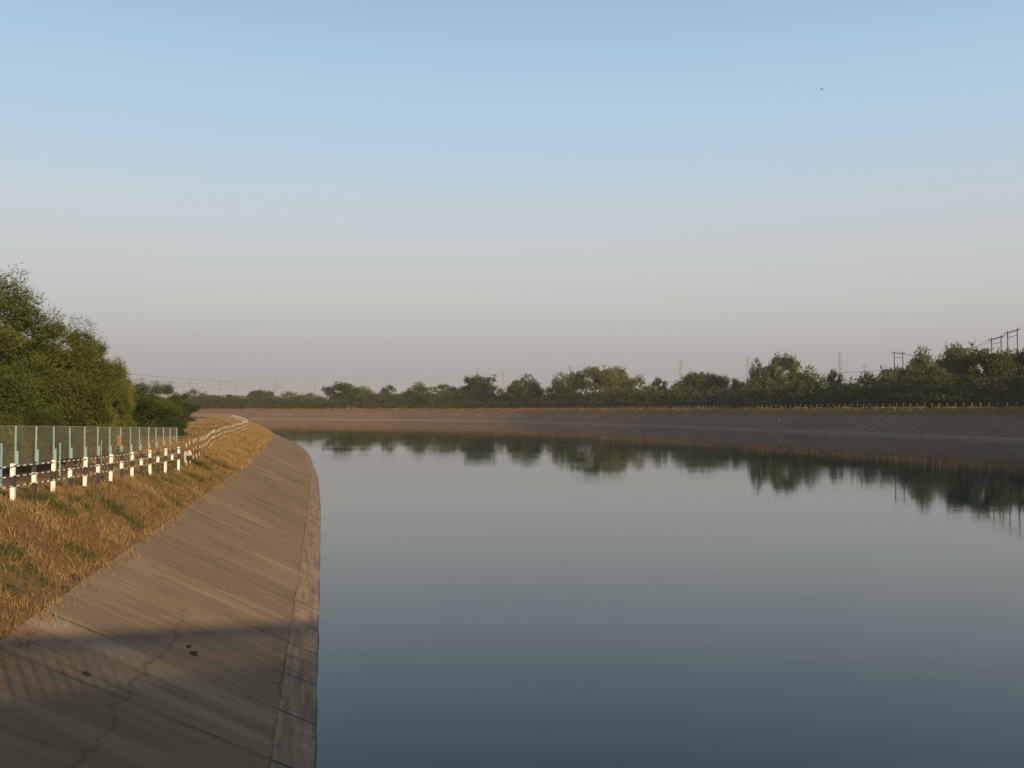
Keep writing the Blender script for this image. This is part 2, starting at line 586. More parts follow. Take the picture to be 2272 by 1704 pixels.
oL = (LEFT + NL * 60)[::6]
oR = (RIGHT + NR * 140)[::4]
sheet('ground.002', [tuple(p) for p in oL] + [(-5200, 760), (-5200, -300), (0, -300)], 2.6, m_ground)
sheet('ground.003', [tuple(p) for p in oR] + [(-5200, 800), (-5200, 5200), (5200, 5200), (5200, -300), (220, -300)], 5.4, m_ground)

wm = MB()
wm.face([(-1500, -130, 0), (400, -130, 0), (400, 1000, 0), (-1500, 1000, 0)])
tag(link('canal_water', wm.mesh('canal_water'), m_water), kind='structure')


# ------------------------------------------------------------------ pixel rays and positions
def ray(px, py):
    d = Vector(((px - 1136) / F, 1.0, -(py - 852) / F))
    c, s = math.cos(PITCH), math.sin(PITCH)
    return Vector((d.x, d.y * c - d.z * s, d.y * s + d.z * c))


def at_depth(px, py, Y):
    r = ray(px, py)
    return Vector((0, 0, CAM_Z)) + r * (Y / r.y)


def on_offset(px, P, N, off):
    """point where the vertical plane through pixel column px meets the polyline P moved out by off"""
    Q = P + N * off
    r = ray(px, 909)
    k = r.x / r.y
    d = Q[:, 0] - k * Q[:, 1]
    for i in range(len(d) - 1):
        if Q[i, 1] > 5 and d[i] * d[i + 1] <= 0:
            t = d[i] / (d[i] - d[i + 1] + 1e-12)
            return Q[i] + (Q[i + 1] - Q[i]) * t
    return None


# ------------------------------------------------------------------ bridge the photograph was taken from (its parapet shades the near slope)
br = empty('bridge', (0, 0, 3.3), 'concrete road bridge with baluster parapets under the viewpoint', 'bridge')
b = MB(); b.box((-16, -9, 0), (112, 0.25, 0.75)); link('deck', b.mesh('deck'), m_bridge, br)
for yy in (0.05, -8.9):
    b = MB(); b.box((-16, yy - 0.05, 0.753), (112, yy + 0.15, 1.05)); link('parapet_kerb', b.mesh('parapet_kerb'), m_bridge, br)
    b = MB(); b.box((-16, yy - 0.04, 1.62), (112, yy + 0.14, 1.82)); link('parapet_rail', b.mesh('parapet_rail'), m_bridge, br)
    b = MB()
    for i in range(500):
        x = -15.9 + i * 0.255
        b.box((x, yy, 1.05), (x + 0.125, yy + 0.1, 1.62))
    tag(link('baluster', b.mesh('baluster'), m_bridge, br), kind='stuff')
for x in (24, 60, 94):
    b = MB(); b.box((x, -8.4, -7.5), (x + 1.2, -0.4, -0.003)); link('pier', b.mesh('pier'), m_bridge, br)


# ------------------------------------------------------------------ dry grass and weeds
rng = np.random.default_rng(7)


def tufts(n_t, P, N, o_rng, s_rng, zf, per, h_rng, w, lean, rng, dens=None, bias=None):
    """separate thin triangles in tufts, placed by arclength and offset along a bank"""
    S = arclen(P)
    s = rng.uniform(s_rng[0], s_rng[1], n_t) if bias is None else s_rng[0] + (s_rng[1] - s_rng[0]) * rng.uniform(0, 1, n_t) ** bias
    o = rng.uniform(o_rng[0], o_rng[1], n_t)
    if dens is not None:
        keep = rng.uniform(0, 1, n_t) < dens(s, o)
        s, o = s[keep], o[keep]
    n_t = len(s)
    x = np.interp(s, S, P[:, 0]); y = np.interp(s, S, P[:, 1])
    nx = np.interp(s, S, N[:, 0]); ny = np.interp(s, S, N[:, 1])
    C = np.stack([x + nx * o, y + ny * o, np.array([zf(a, c) for a, c in zip(o, y)])], 1)
    C = np.repeat(C, per, 0)
    m = len(C)
    C[:, :2] += rng.normal(0, 0.09, (m, 2))
    hh = np.repeat(rng.uniform(0.5, 1.0, n_t), per) * rng.uniform(h_rng[0], h_rng[1], m)
    th = rng.uniform(0, 2 * math.pi, m)
    ld = np.repeat(rng.uniform(0, 2 * math.pi, n_t), per) + rng.normal(0, 0.9, m)
    la = rng.uniform(0.2, lean, m)
    tip = C + np.stack([np.cos(ld) * la * hh, np.sin(ld) * la * hh, hh * np.sqrt(np.maximum(0.10, 1 - la * la * 0.7))], 1)
    wd = np.stack([np.cos(th), np.sin(th), np.zeros(m)], 1) * (w * rng.uniform(0.6, 1.4, m))[:, None]
    C[:, 2] -= 0.03
    V = np.stack([C - wd, C + wd, tip], 1).reshape(-1, 3)
    return V


def clump_noise(s, o, k, seed):
    r = np.random.default_rng(seed)
    f = np.zeros_like(s)
    for i in range(6):
        a, b_, ph = r.uniform(-k, k), r.uniform(-k, k), r.uniform(0, 6.28)
        f += np.sin(a * s + b_ * o + ph)
    return f / 2.4


d1b = lambda s, o: (clump_noise(s, o, 4.2, 17) > 0.05) * np.clip((o - 4.4) / 0.3 + 0.5 * clump_noise(s, o * 0, 2.4, 5), 0, 1)
d1 = lambda s, o: np.clip(0.62 + 0.45 * clump_noise(s, o, 2.6, 3), 0.12, 1) * np.clip((o - 4.3) / 0.5 + 0.35 * clump_noise(s, o * 0, 1.7, 5), 0, 1)
V1 = np.concatenate([tufts(13000, LEFT, NL, (4.3, 8.6), (SL0 + 8, SL0 + 75), left_z, 6, (0.08, 0.24), 0.008, 1.1, rng, d1, 1.35),
                     tufts(4200, LEFT, NL, (4.4, 8.3), (SL0 + 8, SL0 + 75), left_z, 26, (0.10, 0.29), 0.007, 1.5, rng, d1b, 1.3)])
V2 = tufts(15000, LEFT, NL, (4.6, 10.5), (SL0 + 60, SL0 + 330), left_z, 5, (0.15, 0.40), 0.022, 1.1, rng, None, 1.5)
V3 = tufts(15000, LEFT, NL, (9.0, 30), (SL0 + 48, SL0 + 330), left_z, 5, (0.12, 0.38), 0.025, 1.0, rng,
           lambda s, o: np.clip(0.55 + 0.5 * clump_noise(s, o, 0.5, 11), 0, 1))
tag(link('dry_grass', np_mesh('dry_grass', np.concatenate([V1, V2, V3]), 3), m_straw), 'dry tawny grass tufts on the near left canal bank', 'grass', kind='stuff')
dj = lambda s, o: (np.abs(((s + 1.3) / 2.6) % 1 - 0.0) < 0.03) * (clump_noise(s, o * 0.6, 0.9, 77) > 0.25)
VJ = tufts(5200, LEFT, NL, (0.7, 4.6), (SL0 + 8, SL0 + 75), left_z, 5, (0.03, 0.11), 0.006, 1.2, rng, dj, 1.4)
tag(link('joint_grass', np_mesh('joint_grass', VJ, 3), m_straw), 'sparse dry grass growing out of the joints of the left concrete slope', 'grass', kind='stuff')
d2 = lambda s, o: (clump_noise(s, o, 3.4, 21) + 0.5 * clump_noise(s, o, 9.0, 22) > 0.80) * 1.0
V4 = tufts(7000, LEFT, NL, (4.9, 7.2), (SL0 + 9, SL0 + 62), left_z, 9, (0.10, 0.34), 0.013, 1.1, rng, d2, 1.2)
tag(link('green_weeds', np_mesh('green_weeds', V4, 3), m_weed), 'green weed patches among the dry grass of the left bank', 'weeds', kind='stuff')
sA = np.interp(60, RIGHT[:150, 1], SR[:150])
V5 = tufts(17000, RIGHT, NR, (8.9, 13.6), (sA, sA + 900), right_z, 4, (0.25, 0.85), 0.06, 0.9, rng,
           lambda s, o: np.clip(0.7 + 0.5 * clump_noise(s, o, 0.8, 31), 0.2, 1) * np.clip((o - 8.9) / 0.9, 0.15, 1), 1.2)
tag(link('dry_grass.001', np_mesh('dry_grass_far', V5, 3), m_straw), 'dry tawny grass along the top of the far right bank', 'grass', kind='stuff')


# ------------------------------------------------------------------ railings
def post_mesh(name, h, r, bands, n=4):
    """square painted post; bands = list of (fraction of the height from the top, slot)"""
    mb = MB()
    z1 = h
    for fr, slot in bands:
        z0 = z1 - fr * h
        mb.box((-r, -r, z0), (r, r, z1), mi=slot)
        z1 = z0
    mb.box((-r * 0.97, -r * 0.97, -0.35), (r * 0.97, r * 0.97, 0), mi=bands[-1][1])
    me = mb.mesh(name)
    me.materials.append(m_white)
    me.materials.append(m_black)
    return me


pm_w = post_mesh('post_white_top', 0.87, 0.047, [(0.33, 0), (0.30, 1), (0.37, 0)])
pm_b = post_mesh('post_black_top', 0.87, 0.047, [(0.31, 1), (0.32, 0), (0.37, 1)])
pm_f = post_mesh('post_thin', 1.0, 0.022, [(0.2, 0), (0.24, 1), (0.14, 0), (0.24, 1), (0.18, 0)])
pm_f.materials[1] = m_rust
pm_r = post_mesh('post_far', 1.0, 0.05, [(0.28, 0), (0.72, 1)])
pm_r.materials[0] = m_dull
pm_f.materials[0] = m_dusty

RZ = math.atan2(3.3, 21.3)
near_d = 3.04
ri = empty('guard_railing', (-11.6, 23.1, left_z(7, 23.1)), 'black and white post and pipe railing on the near left bank', 'railing')
near_pts = []
for k in range(-7, 15):
    Y = 23.1 + k * near_d / 2
    X = -11.6 - (Y - 23.1) * 3.3 / 21.3
    # height measured against the eye: the bank falls gently away from the bridge
    z = CAM_Z - np.interp(Y, [10, 23.1, 29.2, 35.3, 44.4, 50], [1.95, 2.12, 2.26, 2.37, 2.54, 2.6])
    near_pts.append(Vector((X, Y, z)))
    o = link('post', (pm_w if k % 2 == 0 else pm_b), None, ri)
    o.location = Vector((X, Y, z)) - ri.location
    o.rotation_euler = (rad(random.Random(k).uniform(-1.5, 1.5)), rad(random.Random(k + 50).uniform(-1.5, 1.5)), RZ)
for fr in (0.93, 0.665, 0.40):
    mb = MB()
    mb.tube([p - ri.location + Vector((0.055, -0.01, 0.87 * fr)) for p in near_pts], 0.017, n=6)
    link('rail', mb.mesh('rail', True), m_dash, ri)

# the thinner railing that carries on round the bend
far_line = catmull([(-15.4, 47.0), (-19.0, 62), (-23.6, 80), (-32.0, 118), (-41, 153), (-68.5, 246), (-89, 308), (-134, 402), (-207, 497)], 1.0)
FS = arclen(far_line)
rf = empty('guard_railing', (-15.4, 47.0, 3.1), 'thin white tipped post railing following the left bank round the bend', 'railing')
n_far = int(FS[-1] / 2.0)
far_pts = []
for k in range(n_far):
    s = k * 2.0
    X, Y = np.interp(s, FS, far_line[:, 0]), np.interp(s, FS, far_line[:, 1])
    far_pts.append(Vector((X, Y, 3.22 + 0.05 * math.sin(k * 0.7) - 0.10 * (1 - smooth(45, 70, Y)))))
rest = MB()
for k, p in enumerate(far_pts):
    if k < 98:
        o = link('post', pm_f, None, rf)
        o.location = p - rf.location
        o.rotation_euler = (rad(random.Random(k).uniform(-3, 3)), rad(random.Random(k + 99).uniform(-3, 3)), 0.3)
    else:
        q = p - rf.location
        for i, slot in enumerate((0, 1, 0, 1, 0)):
            rest.box((q.x - 0.03, q.y - 0.03, q.z + 0.8 - 0.2 * i), (q.x + 0.03, q.y + 0.03, q.z + 1.0 - 0.2 * i), mi=slot)
o = link('post', rest.mesh('post_rest'), [m_dusty, m_rust], rf)
tag(o, kind='stuff')
for fr in (0.88, 0.5):
    mb = MB()
    mb.tube([p - rf.location + Vector((0.035, 0, fr)) for p in far_pts], 0.008, n=4)
    link('rail', mb.mesh('rail', True), m_rust, rf)

# railing on the far right bank: only its white post tops stand out against the wood
s0 = np.interp(150, RIGHT[:200, 1], SR[:200])
rr = empty('guard_railing', (*(np.array([np.interp(s0, SR, RIGHT[:, 0]) + 14, np.interp(s0, SR, RIGHT[:, 1])])), 6.1), 'long row of dark posts with white tips on top of the far right bank', 'railing')
rest = MB()
rp = []
for k in range(300):
    s = s0 + k * 2.6
    X = np.interp(s, SR, RIGHT[:, 0]) + np.interp(s, SR, NR[:, 0]) * 13.8
    Y = np.interp(s, SR, RIGHT[:, 1]) + np.interp(s, SR, NR[:, 1]) * 13.8
    q = Vector((X, Y, 6.14)) - rr.location
    rp.append(q)
    if k < 98:
        o = link('post', pm_r, None, rr)
        o.location = q
        o.rotation_euler = (rad(random.Random(k).uniform(-3, 3)), rad(random.Random(k + 9).uniform(-3, 3)), 0.2)
    else:
        rest.box((q.x - 0.05, q.y - 0.05, q.z + 0.78), (q.x + 0.05, q.y + 0.05, q.z + 1.0), mi=0)
        rest.box((q.x - 0.048, q.y - 0.048, q.z - 0.3), (q.x + 0.048, q.y + 0.048, q.z + 0.78), mi=1)
tag(link('post', rest.mesh('post_rest_far'), [m_dull, m_black], rr), kind='stuff')
for fr in (0.6, 0.3):
    mb = MB()
    mb.tube([p + Vector((0.0, 0, fr)) for p in rp], 0.02, n=4)
    link('rail', mb.mesh('rail', True), m_black, rr)


# ------------------------------------------------------------------ teal mesh fence
def fence_pt(i):
    Y = 40 + 2.5 * i
    X = -20.0 - (Y - 40) * 0.1525
    zt = CAM_Z - np.interp(Y, [30, 40, 75], [0.52, 0.655, 1.36])
    zb = CAM_Z - np.interp(Y, [30, 40, 75], [2.05, 2.22, 3.03])
    return Vector((X, Y, zb)), zt - zb


fo = fence_pt(0)[0]
fn = empty('mesh_fence', fo, 'tall wire mesh fence with pale teal posts beside the dirt track', 'fence')
for i in range(-2, 15):
    p, h = fence_pt(i)
    mb = MB()
    mb.box((-0.03, -0.03, -0.3), (0.03, 0.03, h))
    mb.box((0.032, -0.05, -0.3), (0.115, 0.05, h * 0.36))
    o = link('post', mb.mesh('fence_post'), m_teal, fn)
    o.location = p - fo
    o.rotation_euler = (0, rad(random.Random(i + 5).uniform(-1.2, 1.2)), math.atan(0.1525))
    if i < 14:
        q, h2 = fence_pt(i + 1)
        a, c = p - fo, q - fo
        L = (c - a).length
        mb = MB()

        def pt(t, u):
            bse = a.lerp(c, t)
            return bse + Vector((0, 0, 0.05 + u * ((h + (h2 - h) * t) - 0.05)))
        nn = 16
        H = h - 0.05
        for k in range(-nn, nn):
            # two families of diagonal wires
            for sgn in (1, -1):
                t0, t1 = k / nn, k / nn + H / L
                u0, u1 = 0.0, 1.0
                if t0 < 0: u0 = -t0 / (t1 - t0); t0 = 0
                if t1 > 1: u1 = u0 + (1 - t0) * L / H; t1 = 1
                if t1 <= t0 or u1 > 1.0001: continue
                if sgn < 0: t0, t1 = 1 - t0, 1 - t1
                mb.tube([pt(t0, u0), pt(t1, min(1, u1))], 0.0030, n=3, cap=False)
        mb.tube([pt(0, 1), pt(1, 1)], 0.012, n=4)
        link('mesh_panel', mb.mesh('mesh_panel'), m_wire, fn)
# coping of the near panels; the black strip below is painted-in recess shade
mb, mc = MB(), MB()
pts = [fence_pt(i)[0] - fo for i in (-2, -1, 0, 1, 2)]
for a, c in zip(pts[:-1], pts[1:]):
    for m_, off, z0, z1 in ((mb, 0.14, -0.32, -0.02), (mc, 0.17, -0.02, 0.03)):
        d = Vector((c.y - a.y, -(c.x - a.x), 0)).normalized() * off
        A = [a - d, a + d, c + d, c - d]
        lo = [Vector((p.x, p.y, p.z + z0)) for p in A]
        hi = [Vector((p.x, p.y, p.z + z1)) for p in A]
        for qd in ((3, 2, 1, 0),): m_.face([lo[k] for k in qd])
        m_.face(hi)
        for k in range(4):
            k2 = (k + 1) % 4
            m_.face([lo[k], lo[k2], hi[k2], hi[k]])
link('shade_strip', mb.mesh('shade_strip'), m_recess_shade, fn)
link('coping', mc.mesh('coping'), m_coping, fn)

# short teal poles standing in the track in front of the fence
for px, yt, yb, Y, lab in ((2, 985, 1084, 27.0, 'short teal pole at the left edge of the picture, behind the railing'),
                           (132.5, 984, 1062, 34.0, 'short pale teal pole in front of the third and fourth fence posts'),
                           (224.5, 978, 1046, 42.0, 'thin grey pole left of the orange sign'),
                           (352, 998, 1014, 55.0, 'stubby pale pole near the far end of the mesh fence')):
    p0, p1 = at_depth(px, yb, Y), at_depth(px, yt, Y)
    e = empty('short_pole', p0, lab, 'pole', 'short poles along the track')
    h = p1.z - p0.z
    mb = MB(); mb.tube([(0, 0, -0.4), (0, 0, h)], 0.016 if px in (224.5, 352) else 0.030, n=8); link('shaft', mb.mesh('shaft', True), m_teal, e)
    mb = MB(); mb.tube([(0, 0, h), (0, 0, h + 0.02)], 0.02 if px in (224.5, 352) else 0.036, n=8); link('cap', mb.mesh('cap'), m_teal, e)

# orange sign: a disc over a smaller plate
p = at_depth(264.5, 971, 57.0)
e = empty('marker_sign', (p.x, p.y, left_z(12.5, 57)), 'small orange disc sign over a second plate beside the mesh fence', 'sign')
zt = p.z - e.location.z
mb = MB(); mb.tube([(0, 0.02, zt), (0, -0.01, zt)], 0.15, n=20); link('disc', mb.mesh('disc'), m_orange, e)
mb = MB()
mb.face([(-0.15, 0, zt - 0.46), (0.15, 0, zt - 0.46), (0.11, 0, zt - 0.2), (-0.11, 0, zt - 0.2)])
mb.face([(-0.15, 0.02, zt - 0.46), (0.15, 0.02, zt - 0.46), (0.11, 0.02, zt - 0.2), (-0.11, 0.02, zt - 0.2)][::-1])
link('plate', mb.mesh('plate'), m_orange, e)
mb = MB(); mb.tube([(0, 0.05, -0.3), (0, 0.05, zt + 0.1)], 0.02, n=6); link('shaft', mb.mesh('shaft'), m_teal, e)


# ------------------------------------------------------------------ stones and rubble
def rock(name, loc, size, seed, mat, label, cat, group=None):
    r = random.Random(seed)
    mb = MB()
    rings, n = 6, 9
    P = []
    for i in range(rings + 1):
        ph = math.pi * i / rings
        for k in range(n):
            th = 2 * math.pi * k / n
            q = 1 + r.uniform(-0.28, 0.28)
            P.append((size[0] * q * math.sin(ph) * math.cos(th), size[1] * q * math.sin(ph) * math.sin(th), size[2] * q * math.cos(ph)))
    mb.v = P
    for i in range(rings):
        for k in range(n):
            k2 = (k + 1) % n
            mb.f.append((i * n + k, (i + 1) * n + k, (i + 1) * n + k2, i * n + k2))
            mb.uv.append([(0, 0)] * 4); mb.mi.append(0)
    return tag(link(name, mb.mesh(name), mat, None, loc), label, cat, group)


def lining_at(px, py):
    """where the ray of a pixel meets the left slope (0..6.6 m from the water)"""
    r = ray(px, py)
    best = None
    for i in range(2000):
        q = Vector((0, 0, CAM_Z)) + r * (8 + i * 0.05)
        j = int(np.argmin((LEFT[:, 0] - q.x) ** 2 + (LEFT[:, 1] - q.y) ** 2))
        o = float(np.dot(np.array([q.x, q.y]) - LEFT[j], NL[j]))
        if o > -0.5 and q.z <= left_z(max(o, 0), q.y): return q
    return q


rock('stone', lining_at(430, 1454) + Vector((0, 0, 0.03)), (0.075, 0.055, 0.045), 1, m_stone, 'dark stone lying on the shaded concrete slope near the long crack', 'stone', 'stones on the slope')
rock('stone', lining_at(190, 1499) + Vector((0, 0, 0.02)), (0.06, 0.05, 0.04), 2, m_stone, 'small dark stone on the shaded lower left of the slope', 'stone', 'stones on the slope')
rock('stone', lining_at(418, 1437) + Vector((0, 0, 0.02)), (0.05, 0.04, 0.03), 3, m_stone, 'pebble just above the largest dark stone on the slope', 'stone', 'stones on the slope')
rock('boulder', lining_at(28, 1320) + Vector((0, 0, 0.06)), (0.13, 0.10, 0.09), 4, m_stone, 'grey boulder half buried in the dry grass at the left edge', 'boulder', 'boulders in the grass')
rock('boulder', lining_at(160, 1284) + Vector((0, 0, -0.02)), (0.15, 0.10, 0.08), 5, m_stone, 'dark boulder at the grass edge above the concrete slope', 'boulder', 'boulders in the grass')
rock('boulder', lining_at(134, 1308) + Vector((0, 0, -0.02)), (0.17, 0.12, 0.09), 6, m_stone, 'lower dark boulder where the dry grass meets the concrete', 'boulder', 'boulders in the grass')
# broken piece of white painted concrete in the gap of the railing
p = at_depth(417, 1021, 47.5)
e = empty('concrete_rubble', (p.x, p.y, p.z), 'broken white painted concrete lump in the gap where the thick railing ends', 'rubble')
o = rock('white_block', (0.03, 0, 0.32), (0.15, 0.12, 0.13), 11, m_dusty, None, None); o.parent = e
o = rock('dark_block', (0.04, 0.02, 0.13), (0.13, 0.12, 0.14), 12, m_black, None, None); o.parent = e
mb = MB(); mb.box((-0.13, -0.17, -0.1), (-0.07, -0.11, 0.42)); link('stump', mb.mesh('stump'), m_white, e)


# ------------------------------------------------------------------ trees
def leaves(C, R, n, ln, wd, rng, up=0.35, droop=0.0, vz=1.0):
    """n leaf sprays round each clump centre in C with radii R (m,3)"""
    m = len(C)
    d = rng.normal(0, 1, (m, n, 3))
    d /= np.linalg.norm(d, axis=2)[:, :, None]
    rr_ = rng.uniform(0.25, 1.0, (m, n, 1)) ** 0.55
    rr_ *= 1 + 0.16 * rng.normal(0, 1, (m, n, 1))
    p = C[:, None, :] + d * rr_ * R[:, None, :]
    a = d * 0.8 + rng.normal(0, 0.55, (m, n, 3)) + np.array([0, 0, up - droop])
    a[:, :, 2] *= vz
    a /= np.linalg.norm(a, axis=2)[:, :, None]
    b_ = rng.normal(0, 1, (m, n, 3))
    b_ -= (b_ * a).sum(2)[:, :, None] * a
    b_ /= np.linalg.norm(b_, axis=2)[:, :, None]
    l = ln * rng.uniform(0.6, 1.5, (m, n, 1))
    w = wd * rng.uniform(0.6, 1.4, (m, n, 1))
    q0 = p - a * l * 0.5
    q2 = p + a * l * 0.5
    q1 = p + b_ * w * 0.5
    q3 = p - b_ * w * 0.5
    return np.stack([q0, q1, q2, q3], 2).reshape(-1, 3)


def tree_meshes(name, seed, H, W, base, n_cl, n_leaf, ln, wd, shape='round', cr=(0.13, 0.22)):
    rng = np.random.default_rng(seed)
    C, R = [], []
    while len(C) < n_cl:
        u = rng.uniform(-1, 1, 3)
        r = np.linalg.norm(u)
        if r > 1 or r < 0.25: continue
        if shape == 'umbrella':
            z = base + (H - base) * (0.62 + 0.38 * u[2] * (1 - 0.5 * r))
            k = 0.46 * W
        elif shape == 'cone':
            t = (u[2] + 1) / 2
            z = base + (H - base) * t
            k = 0.46 * W * (1.02 - 0.45 * t)
        elif shape == 'bush':
            t = abs(u[2])
            z = base + (H - base) * t * 0.88
            k = 0.45 * W
        elif shape == 'lobes':
            z = base + (H - base) * (0.5 + 0.45 * u[2]) * (1.0 if u[0] > 0 else 0.72)
            k = 0.45 * W
        else:
            z = base + (H - base) * (0.5 + 0.44 * u[2])
            k = 0.44 * W
        C.append((u[0] * k, u[1] * k, z))
        s = rng.uniform(*cr) * W
        R.append((s, s, s * (rng.uniform(0.45, 0.68) if name.startswith('near') else rng.uniform(0.5, 0.8))))
    C, R = np.array(C), np.array(R)
    C[:, 2] = np.minimum(C[:, 2], H - R[:, 2] * 0.85)
    vz = 0.45 if name.startswith('near') else 0.9
    V = leaves(C, R, n_leaf, ln, wd, rng, 0.3, 0, vz)
    # wispy outer shoots that break the outline
    top = C[np.argsort(-np.linalg.norm((C - np.array([0, 0, base + (H - base) * 0.4])) / np.array([W / 2, W / 2, H / 2]), axis=1))[:n_cl // 2]]
    out = top + (top - np.array([0, 0, base + (H - base) * 0.3])) * rng.uniform(0.06, 0.22, (len(top), 1))
    V = np.concatenate([V, leaves(out, np.full((len(out), 3), 0.10 * W), n_leaf // 6, ln * 1.3, wd * 0.8, rng, 0.5, 0, vz)])
    V[:, 2] = np.maximum(V[:, 2], 0.02)
    crown = np_mesh(name + '_crown', V, 4)
    # trunk and limbs
    mb = MB()
    r0 = 0.028 * H
    fork = Vector((rng.normal(0, 0.03) * W, rng.normal(0, 0.03) * W, max(base * 0.85, H * 0.16)))
    mb.tube([(0, 0, -0.4), (fork.x * 0.4, fork.y * 0.6, fork.z * 0.5), tuple(fork)], [r0 * 1.25, r0, r0 * 0.85], n=7)
    for c in C[:14]:
        c = Vector(c)
        mid = fork.lerp(c, 0.5) + Vector((rng.normal(0, 0.04) * W, rng.normal(0, 0.04) * W, 0.04 * H))
        mb.tube([tuple(fork), tuple(mid), tuple(c)], [r0 * 0.55, r0 * 0.34, r0 * 0.1], n=5)
    return crown, mb.mesh(name + '_trunk', True), H, W


PROTO = {}


def proto(key, *a, **k):
    crown, trunk, H, W = tree_meshes(key, *a, **k)
    trunk.materials.append(m_bark)
    PROTO[key] = (crown, trunk, H, W)


# near trees on the left: fine leaf sprays
proto('near_tall', 1, 9.0, 6.5, 0.6, 40, 900, 0.22, 0.038, 'cone', (0.12, 0.21))
proto('near_round', 2, 6.5, 6.0, 0.3, 38, 900, 0.21, 0.038, 'round', (0.11, 0.2))
proto('near_lobes', 3, 6.5, 5.5, 0.3, 32, 900, 0.21, 0.038, 'lobes', (0.11, 0.2))
proto('near_bush', 4, 3.0, 4.5, 0.1, 60, 400, 0.17, 0.035, 'bush', (0.09, 0.16))
# trees of the far wood
proto('far_round', 11, 10, 10, 0.6, 46, 150, 0.62, 0.24, 'round', (0.12, 0.2))
proto('far_umbrella', 12, 10, 12, 0.8, 46, 150, 0.62, 0.24, 'umbrella', (0.11, 0.18))
proto('far_lobes', 13, 10, 11, 0.4, 46, 150, 0.62, 0.24, 'lobes', (0.11, 0.19))
proto('far_cone', 14, 10, 9, 0.4, 34, 170, 0.55, 0.22, 'lobes', (0.11, 0.22))
proto('far_bush', 15, 8, 11, 0.1, 50, 150, 0.6, 0.24, 'bush', (0.11, 0.19))


def plant(key, loc, h, w, rz, leaf, label, group, name='tree', cat='tree', d=None):
    crown, trunk, H, W = PROTO[key]
    e = empty(name, loc, label, cat, group, rz)
    e.scale = (w / W, (d or w) / W, h / H)
    mk = crown.name + leaf.name
    me = bpy.data.meshes.get(mk)
    if me is None:
        me = crown.copy()
        me.name = mk
        me.materials.clear()
        me.materials.append(leaf)
    link('crown', me, None, e)
    link('trunk', trunk, None, e)
    return e


G1 = 'trees behind the mesh fence'
for px, ty, Y, wpx, key, leaf, rz, lab in (
    (-36, 590, 56, 290, 'near_tall', m_leaf, 0.4, 'tallest tree, cut by the left edge of the picture above the mesh fence'),
    (62, 672, 61, 250, 'near_round', m_leaf, 1.7, 'dense olive tree right behind the mesh fence, below the tallest crown'),
    (140, 708, 59, 236, 'near_round', m_leaf_y, 2.9, 'yellowish feathery tree to the right of the tallest tree at left'),
    (196, 726, 65, 112, 'near_lobes', m_leaf, 3.3, 'slender dark tree on the right shoulder of the left clump'),
    (30, 800, 53, 230, 'near_bush', m_leaf, 0.2, 'low dark bushy tree against the first mesh fence panels'),
    (168, 815, 55.5, 200, 'near_bush', m_leaf_y, 1.3, 'low olive bushy tree filling the foot of the left clump'),
    (246, 800, 72, 120, 'near_round', m_leaf_y, 4.0, 'smaller yellow green tree stepping down behind the fence middle'),
    (312, 850, 118, 150, 'near_round', m_leaf, 5.0, 'low rounded olive tree above the far half of the mesh fence'),
    (364, 846, 128, 84, 'near_tall', m_leaf, 2.2, 'thin pointed tree sticking up near the end of the mesh fence'),
    (402, 872, 138, 84, 'near_round', m_leaf, 0.9, 'last small tree of the left clump before the far wood'),
):
    p = at_depth(px, ty, Y)
    g = left_z(min(60, max(14, (-p.x - 14) if p.x < -14 else 14)), Y) - 0.1
    w = wpx * Y / F
    plant(key, (p.x, Y, g), p.z - g, w, rz, leaf, lab, G1, d=max(w, 3.5))
for k, (x, y, h, w) in enumerate(((-36, 48, 8, 7), (-43, 60, 8.5, 8), (-50, 72, 8, 8), (-40, 78, 7, 8), (-33, 88, 6, 8), (-58, 58, 9, 8), (-44, 100, 7, 9), (-54, 92, 8, 9), (-64, 78, 9, 9), (-36, 36, 8, 7), (-50, 40, 8, 8))):
    plant(('near_round', 'near_lobes', 'near_tall')[k % 3], (x, y, 2.55), h, w, k * 0.9, m_leaf, 'olive tree of the left grove standing behind or outside what the picture shows', G1)
G2 = 'shrubs at the foot of the left trees'
for px, ty, Y, wpx, leaf, rz, lab in (
    (240, 893, 78, 130, m_leaf_g, 0.5, 'fresh green shrub behind the mesh fence below the slender tree'),
    (342, 905, 112, 120, m_leaf_g, 1.5, 'bright green shrub reaching over the far mesh fence panels'),
    (384, 920, 108, 64, m_leaf_g, 2.5, 'small green shrub at the end post of the mesh fence'),
    (90, 900, 51, 160, m_leaf, 3.5, 'dark olive shrub behind the second and third fence posts'),
    (8, 905, 47, 120, m_leaf_y, 4.5, 'yellowish shrub behind the fence at the left edge'),
):
    p = at_depth(px, ty, Y)
    plant('near_bush', (p.x, Y, 2.7), p.z - 2.7, wpx * Y / F, rz, leaf, lab, G2, 'shrub', 'shrub')

